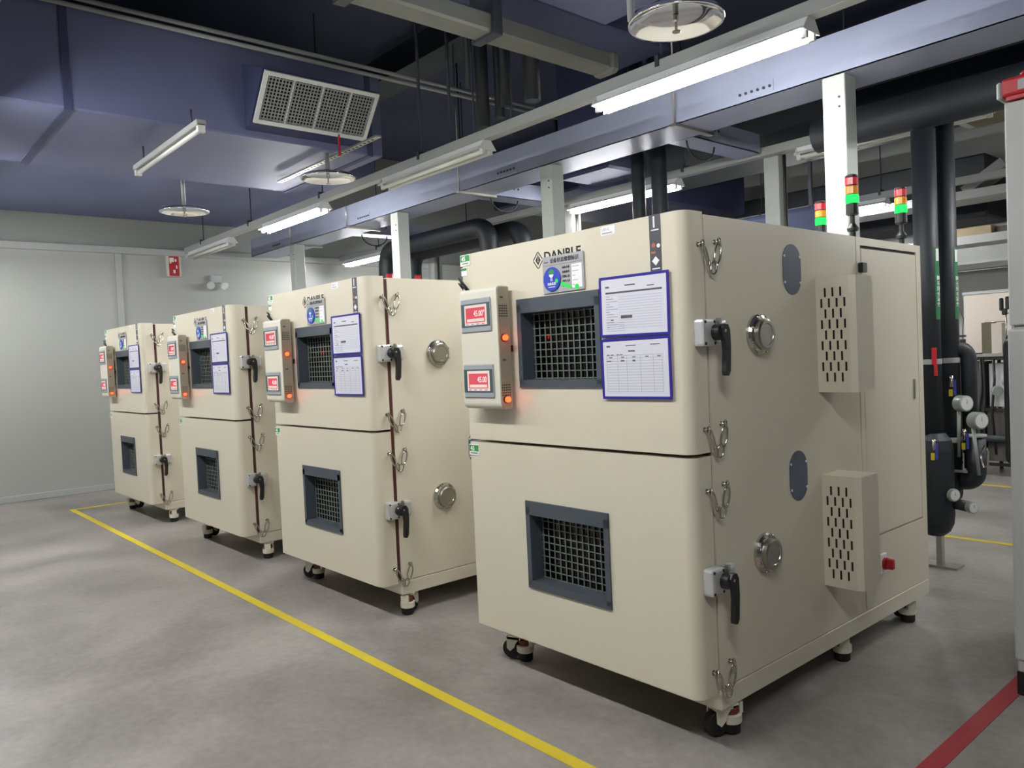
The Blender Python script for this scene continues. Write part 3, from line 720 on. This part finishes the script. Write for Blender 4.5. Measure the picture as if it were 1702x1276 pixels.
# sprinkler collector dishes
def dish(label, x, y, z, arm=False):
    t = thing('sprinkler_dish', (x, y, z), label, 'sprinkler', 'round polished sprinkler collector dishes')
    pr = [(.0, .018), (.10, .016), (.165, .004), (.180, -.012), (.188, -.014), (.190, -.008), (.178, .010), (.11, .026), (.0, .030)]
    o = MB().lathe((0, 0, 0), (0, 0, 1), pr, 48).build('dish', 'dish', t)
    for p_ in o.data.polygons: p_.use_smooth = True
    MB().lathe((0, 0, -.05), (0, 0, 1), [(.016, 0), (.018, .004), (.006, .008), (.006, .04), (.012, .046), (.012, .066)], 16).build('sprinkler_head', 'chrome', t)
    m = MB()
    if arm: m.tube([(0, 0, .03), (0, 0, .05), (-.02, .0, .07), (-.22, .03, .07), (-.25, .03, .09), (-.255, .03, ztop(x-.255, y+.03)-z)], .016, 10)
    else: m.cyl((0, 0, .03), (0, 0, ztop(x, y)-z), .016, 10)
    m.build('drop_pipe', 'trunk', t)
    return t
dish('large round polished dish at the top, above the brightest lamp', -.41, .45, 2.62, True)
dish('round polished dish with green glints, left of the front trunking', -3.45, .535, 2.625)
dish('pale round dish at the left, near the far wall', -5.02, .08, 2.62)
t = thing('perforated_rail', (-3.45, .575, 2.76), 'slotted steel rail holding the middle polished dish', 'rail')
MB().box(-.85, .62, -.02, .02, 0, .012).build('rail', 'steel', t)
h_ = MB()
for k in range(28): h_.box(-.82+.05*k, -.80+.05*k, -.008, .008, -.001, .0)
tag(h_.build('rail_slots', 'black_gap', t), kind='stuff')
t = thing('tube_lamp', (-3.49, -.53, 2.65), 'bare unlit single tube lamp across the grey duct at the upper left', 'lamp')
MB().box(-.60, .60, -.028, .028, .02, .055, .004).build('batten', 'trunk', t); MB().cyl((-.57, 0, .004), (.57, 0, .004), .0135, 12).build('tube', 'tube_off', t)
MB().box(-.60, -.57, -.02, .02, -.014, .03).build('socket', 'tube_off', t); MB().box(.57, .60, -.02, .02, -.014, .03).build('socket', 'tube_off', t)
MB().cyl((-.45, 0, .05), (-.45, 0, .148), .006, 6).build('hanger', 'dark_metal', t); MB().cyl((.45, 0, .05), (.45, 0, .148), .006, 6).build('hanger', 'dark_metal', t)

# ------------------------------------------------------------------ wall sign and emergency lamp on the far wall
t = thing('exit_sign', (XL-.012, 1.05, 2.60), 'small red exit sign in a cream box high on the far wall', 'sign')
MB().box(0, .05, -.085, .085, -.125, .125, .004).build('sign_box', 'cream_light', t)
MB().box(.05, .053, -.058, .058, -.118, .118).build('sign_face', 'red_sign' if False else 'red', t)
m = MB().box(.053, .0545, -.052, .0, .050, .100).box(.053, .0545, -.050, -.03, .030, .050).box(.053, .0545, .01, .03, .055, .085).box(.053, .0545, -.012, .012, -.085, -.045).box(.053, .0545, .020, .036, -.03, .01)
m.build('sign_marks', 'white', t)
t = thing('emergency_lamp', (XL-.012, 1.55, 2.45), 'twin-head grey emergency lamp on the far wall', 'lamp')
MB().box(0, .06, -.07, .07, -.04, .06, .008).build('housing', 'cab', t)
for yy in (-.075, .075): MB().lathe((.05, yy, -.05), (.8, yy*3, -.5), [(.02, 0), (.045, .03), (.048, .06), (.04, .062)], 18).build('lamp_head', 'white_metal', t)

# ------------------------------------------------------------------ black insulated pipes
def bend(pts, rad=.16, n=7):
    P = [Vector(p) for p in pts]; out = [P[0]]
    for a, b, c in zip(P, P[1:], P[2:]):
        d0, d1 = (a-b).normalized(), (c-b).normalized(); s_, e = b+d0*rad, b+d1*rad
        for i in range(n+1):
            k = i/n; out.append((1-k)**2*s_+2*k*(1-k)*b+k*k*e)
    out.append(P[-1]); return out
def ipipe(label, pts, rad, rb=.16):
    t = MB().tube(bend(pts, rb), rad, 18).build('insulated_pipe', 'pipe'); tag(t, label, 'pipe'); return t
pA = thing('insulated_pipe', (-.325, 2.62, 0), 'left of two thick black insulated pipes standing behind the nearest chamber', 'pipe')
MB().cyl((0, 0, .70), (0, 0, 2.50), .064, 22).build('pipe', 'pipe', pA)
MB().lathe((.015, 0, .17), (0, 0, 1), [(0, 0), (.045, .008), (.075, .035), (.095, .08), (.10, .13), (.10, .50), (.09, .56), (.06, .60), (0, .605)], 28).build('end_vessel', 'pipe', pA)
MB().box(.02, .05, -.02, .02, .01, .24).build('stand_post', 'steel', pA); MB().box(-.06, .14, -.06, .06, 0, .012).build('stand_plate', 'steel', pA)
for zz in (.70, 1.165): MB().lathe((0, 0, zz), (0, 0, 1), [(.065, 0), (.0665, .002), (.0665, .028), (.065, .03)], 22).build('pipe_band', 'trunk', pA)
pB = thing('insulated_pipe', (-.284, 2.80, 0), 'right of two thick black insulated pipes standing behind the nearest chamber', 'pipe')
MB().cyl((0, 0, .40), (0, 0, 2.66), .058, 22).sphere((0, 0, .40), .058, 1, 1, 1, 18).build('pipe', 'pipe', pB)
for zz in (.70, 1.165): MB().lathe((0, 0, zz), (0, 0, 1), [(.059, 0), (.0605, .002), (.0605, .028), (.059, .03)], 22).build('pipe_band', 'trunk', pB)
for P_, rr in ((pA, .0648), (pB, .0588)):
    a0 = -8
    lb = MB().prism([(x*1, y) for x, y in arc(0, 0, rr, a0-20, a0+20, 8)]+[(x, y) for x, y in arc(0, 0, rr-.003, a0+20, a0-20, 8)], 'z', 1.42, 1.83).build('pipe_label', 'green_dark', P_)
    lt = text('冷却水进水管', .030, 'white', None, (0, 0, 0), face='pipe', name='label_lettering', align='CENTER')
    lt.parent = P_; lt.rotation_euler = (0, 0, math.radians(a0)); lt.location = ((rr+.0012)*math.cos(math.radians(a0)), (rr+.0012)*math.sin(math.radians(a0)), 1.58)
    MB().prism(arc(0, 0, rr+.0006, a0-12, a0+12, 5)+arc(0, 0, rr-.001, a0+12, a0-12, 5), 'z', 1.75, 1.82).build('label_arrow', 'white', P_)
MB().box(.040, .062, -.066, -.050, 1.165, 1.26).box(.052, .066, -.07, -.055, 1.10, 1.17).build('red_tie', 'red', pA)
pC = thing('insulated_pipe', (-.150, 2.80, .475), 'short black insulated elbow holding the round gauges, right of the pipe pair', 'pipe')
MB().tube(bend([(-.073, 0, .0), (0, 0, 0), (0, 0, .26)], .07), .052, 18).build('elbow', 'pipe', pC)
MB().cyl((0, 0, .26), (0, 0, .275), .056, 18).build('collar', 'trunk', pC)
MB().box(-.10, -.03, -.055, -.050, .055, .070).box(-.05, -.045, -.056, -.05, .07, .17).build('tag_bracket', 'trunk', pC)
MB().tube(bend([(0, .01, 1.25), (.090, .05, 1.25), (.090, .05, .545)], .07), .042, 16).build('side_branch', 'pipe', pB)
def gauge(par, loc, d, rad, depth, stem=None):
    g = MB().lathe(loc, d, [(rad*.9, 0), (rad, .004), (rad, depth), (rad*.86, depth+.003)], 22).build('gauge', 'gauge', par)
    dv = Vector(d).normalized()
    MB().lathe(Vector(loc)+dv*(depth+.0032), d, [(rad*.82, 0), (rad*.82, .002)], 22).build('gauge_dial', 'dial', g)
    MB().prism([(-.0015, 0), (.0015, 0), (0, rad*.6)], 'y', 0, .001).build('gauge_needle', 'black', g)
    q = Vector((0, -1, 0)).rotation_difference(dv)
    nd = g.children[-1]; nd.location = Vector(loc)+dv*(depth+.0062); nd.rotation_mode = 'QUATERNION'; nd.rotation_quaternion = q
    if stem: MB().cyl(loc if not stem[2] else Vector(loc)+Vector((0, 0, -rad)), stem[:3] if False else stem[3], .010, 10).build('gauge_stem', 'gauge', g)
GD = (.85, -.5, 0)
gauge(pB, (.075, -.080, .935), GD, .046, .06, (0, 0, 1, Vector((.06, -.05, .62))))
gauge(pC, (.018, -.09, .365), GD, .048, .06, (0, 0, 1, Vector((.035, -.07, .05))))
gauge(pA, (.125, -.06, .430), GD, .036, .022, None)
gauge(pA, (.20, -.02, .365), GD, .034, .030, None)
MB().cyl((.05, .05, .365), (.205, -.023, .365), .031, 14).build('gauge_pipe', 'pipe', pA)
MB().cyl((.07, -.03, .43), (.13, -.063, .43), .012, 8).build('gauge_stem', 'chrome', pA)
MB().tube([(.055+a, -.10, b) for a, b in ((0, .17), (.025, .23), (.04, .19), (.035, .11), (.015, .10), (0, .17))], .006, 6).build('syphon_loop', 'chrome', pC)
def valve(par, loc):
    v = MB().cyl(loc, Vector(loc)+Vector((.0, -.05, .0)), .012, 10).cyl(Vector(loc)+Vector((0, -.05, -.02)), Vector(loc)+Vector((0, -.05, .045)), .010, 10).build('valve', 'chrome', par)
    x, y, z = loc
    MB().box(x+.012, x+.026, y-.062, y-.055, z-.07, z+.02, .002).build('valve_lever', 'blue_lever', v)
    MB().box(x-.014, x+.006, y-.060, y-.052, z-.075, z-.035, .002).build('valve_tag', 'yellow_tag', v)
valve(pA, (.050, -.045, .70)); valve(pB, (.045, -.04, 1.05)); valve(pB, (.095, -.01, .74))
# pipes arching behind the second and third chambers
ipipe('front black insulated pipe arching behind the second chamber', [(-6.20, 2.72, .0), (-6.20, 2.72, 2.60), (-4.35, 2.72, 2.60), (-4.35, 2.72, .0)], .095, .20)
ipipe('rear black insulated pipe arching behind the second chamber', [(-6.05, 2.98, .0), (-6.05, 2.98, 2.56), (-4.14, 2.98, 2.56), (-4.14, 2.98, .0)], .095, .20)
ipipe('upper black pipe main above the pipe pair at the right', [(-.95, 2.62, 2.62), (3.1, 2.62, 2.62)], .11)
ipipe('second black pipe main above the pipe pair, farther back', [(-.95, 2.95, 2.80), (3.1, 2.95, 2.80)], .13)
ipipe('left one of two black pipe drops seen over the nearest chamber', [(-2.405, 2.62, 4.28), (-2.405, 2.62, 0)], .052)
ipipe('right one of two black pipe drops seen over the nearest chamber', [(-2.205, 2.62, 4.28), (-2.205, 2.62, 0)], .060)

# ------------------------------------------------------------------ grey cabinet at the right edge
t = thing('grey_cabinet', (.556, 1.04, 0), 'tall light grey cabinet cut off by the right edge of the picture', 'cabinet')
MB().box(0.0, 1.0, 0.02, 1.0, .14, 2.135, .006).build('carcass', 'cab', t)
MB().box(-.004, 1.0, 0, .02, 1.345, 2.135, .006, 2).build('upper_door', 'cab', t)
MB().box(-.010, 1.0, -.002, .02, .13, 1.332, .008, 2).build('lower_door', 'cab', t)
MB().box(-.004, .98, .008, .98, .085, .14, .004).build('base_rail', 'cab', t)
MB().box(-.006, .98, .006, .98, 0, .085).build('plinth', 'black', t)
m = MB().tube(bend([(0.0, .03, 1.29), (-.022, .03, 1.29), (-.022, .03, .85), (0.0, .03, .85)], .02), .012, 8).build('side_handle', 'black', t)
t = thing('alarm_box', (.565, 1.04, 2.136), 'small red and grey alarm box on top of the grey cabinet', 'alarm box')
MB().box(-.012, .30, -.03, .06, .012, .075, .010, 2).build('body', 'red', t); MB().box(-.028, -.010, -.028, .058, .006, .068, .006).build('end_piece', 'trunk', t)
MB().box(.04, .26, -.0315, -.0300, .026, .060).build('face_label', 'sign_grey', t); MB().box(.04, .24, -.01, .05, .075, .095, .008).build('lid', 'red', t); MB().box(0, .28, -.02, .05, 0, .012).build('foot', 'red', t)

# ------------------------------------------------------------------ background at the right: rig, trays, boxes
t = thing('background_rig', (-1.15, 6.1, 0), 'dark steel frame rig with hoses and gauges in the right background', 'equipment')
fm = MB()
for x in (-.30, -.02, .22, .48):
    for y in (-.02, .45): fm.box(x-.014, x+.014, y-.014, y+.014, 0, 1.12)
for z in (.10, .62, 1.10): fm.box(-.32, .50, -.02, .01, z-.014, z+.014); fm.box(-.32, .50, .44, .47, z-.014, z+.014)
fm.build('frame', 'black', t)
MB().box(-.32, .50, -.03, .48, 1.12, 1.145).build('table_top', 'trunk', t)
MB().box(-.30, -.04, .02, .40, .13, 1.07).build('rear_panel', 'brown_grey', t); MB().box(.0, .20, .10, .40, .64, 1.05).build('white_panel', 'white_metal', t); MB().box(.0, .20, .02, .40, .13, .60).build('tank', 'brown_grey', t)
hs = MB()
for k in range(6): hs.tube([(-.25+.11*k, -.035, 1.1), (-.24+.11*k, -.05, .9-.05*(k % 3)), (-.27+.11*k, -.04, .6), (-.24+.11*k, -.05, .2)], .009+.003*(k % 2), 7)
hs.build('hoses', 'black', t)
for x, z in ((.20, .88), (.30, 1.0), (.11, .80)): MB().lathe((x, -.06, z), (.5, -.8, 0), [(.045, 0), (.048, .005), (.048, .03), (.040, .033)], 18).build('gauge', 'gauge', t)
MB().cyl((.2, -.05, .84), (.2, -.05, .55), .012, 8).cyl((.30, -.05, .95), (.30, -.05, .55), .012, 8).cyl((-.1, -.06, .35), (.45, -.06, .35), .035, 12).cyl((.25, -.06, .1), (.25, -.06, .5), .03, 12).build('valve_pipes', 'pipe', t)
MB().box(.36, .378, -.06, -.05, .70, .74).build('yellow_tag', 'yellow_tag', t)
t = thing('pale_panel', (-1.18, 7.0, 0), 'pale cream enclosure with a grey top edge behind the rig', 'equipment')
MB().box(-.45, .17, 0, .4, .02, 1.76).build('shell', 'pale_panel', t); MB().box(-.46, .18, -.01, .41, 1.76, 1.79).build('top_edge', 'cab', t); MB().box(-.01, 0, -.004, 0, .1, 1.74).build('seam', 'cab', t)
t = thing('olive_box', (-1.20, 6.35, 1.145), 'small olive and cream electrical box standing on the rig', 'box')
MB().box(-.055, .03, 0, .14, 0, .30).build('box_body', 'olive', t); MB().box(.03, .12, 0, .14, .0, .29).build('door', 'pale_panel', t)
t = thing('clamp_stand', (-.985, 6.16, 1.145), 'thin rod stand with black clamps on top of the rig', 'stand')
MB().cyl((0, 0, 0), (0, 0, .42), .007, 8).cyl((-.18, 0, .30), (.01, 0, .30), .006, 8).build('rod', 'steel', t)
MB().box(-.05, -.02, -.02, .02, .40, .52, .008).box(.0, .035, -.02, .02, .41, .53, .008).box(-.03, .01, -.02, .02, .36, .42, .006).build('upper_clamp', 'black', t)
MB().prism([(0, 0), (.05, .02), (.045, .10), (.01, .17), (-.002, .15)], 'y', -.01, .01).build('lower_clamp', 'black', t)
MB().tube([(.02, -.02, .50), (.08, -.02, .50), (.10, -.02, .44), (.06, -.02, .38), (.01, -.02, .37)], .004, 6).build('cable', 'black', t)
MB().box(-.05, .05, -.05, .05, 0, .01).build('base', 'steel', t)
t = thing('clamp_stand', (-1.36, 6.16, 1.145), 'black cable clamp on the rig close to the pipe pair', 'stand')
MB().box(-.025, .025, -.02, .02, .17, .19).box(-.02, .02, -.02, .02, .05, .15).build('clamp', 'black', t); MB().tube([(0, 0, .19), (.01, 0, .35), (-.02, 0, .45)], .004, 6).build('cable', 'black', t); MB().cyl((0, 0, 0), (0, 0, .2), .006, 8).build('rod', 'steel', t); MB().box(-.04, .16, -.03, .03, 0, .012).build('base', 'black', t)
# high trays with stored boxes
for k, (z, y) in enumerate(((2.24, 6.4), (2.62, 6.0), (2.06, 7.3))):
    t = MB().box(-4.6, 2.5, y-.02, y+.45 if k < 2 else y+.25, z, z+.012).box(-4.6, 2.5, y-.024, y-.02, z-.01, z+.07).build('cable_tray', 'cab')
    tag(t, ('lower pale storage tray behind the pipe pair, carrying cartons', 'upper pale storage tray behind the pipe pair, carrying a tilted unit', 'thin pale tray along the back wall above the rig')[k], 'cable tray')
t = MB().box(-1.55, -1.18, 6.45, 6.72, 2.253, 2.40, .004).build('carton', 'cardboard'); tag(t, 'long cardboard carton lying on the lower pale tray', 'box')
t = MB().box(-1.15, -.70, 6.50, 6.75, 2.253, 2.38, .004).build('carton', 'brown_grey'); tag(t, 'dark flat carton lying on the lower pale tray', 'box')
t = thing('tilted_unit', (-1.08, 6.15, 2.633), 'tilted pale grey unit lying on the upper pale tray', 'box')
m = MB().box(-.20, .20, -.14, .12, .0, .09); m.bm.transform(Matrix.Translation((0, 0, .125)) @ Matrix.Rotation(-.55, 4, 'Y')); m.build('case', 'trunk', t); MB().box(.02, .22, -.12, .15, 0, .07).build('foot_bracket', 'dark_metal', t)
t = MB().box(-1.72, -1.36, 6.05, 6.30, 2.633, 2.70, .01).build('carton', 'brown_grey'); tag(t, 'flat grey bundle beside the tilted unit', 'box')
t = thing('air_grille', (-.45, 4.28, 2.90), 'pale louvred air grille at the upper right beside the pipe pair', 'air grille')
MB().box(-.27, .55, -.26, .24, 0, .05, .004).build('frame', 'trunk', t)
for k in range(12): MB().box(-.20, .50, -.21+.035*k, -.195+.035*k, -.012, .0).build('louvre', 'olive', t)
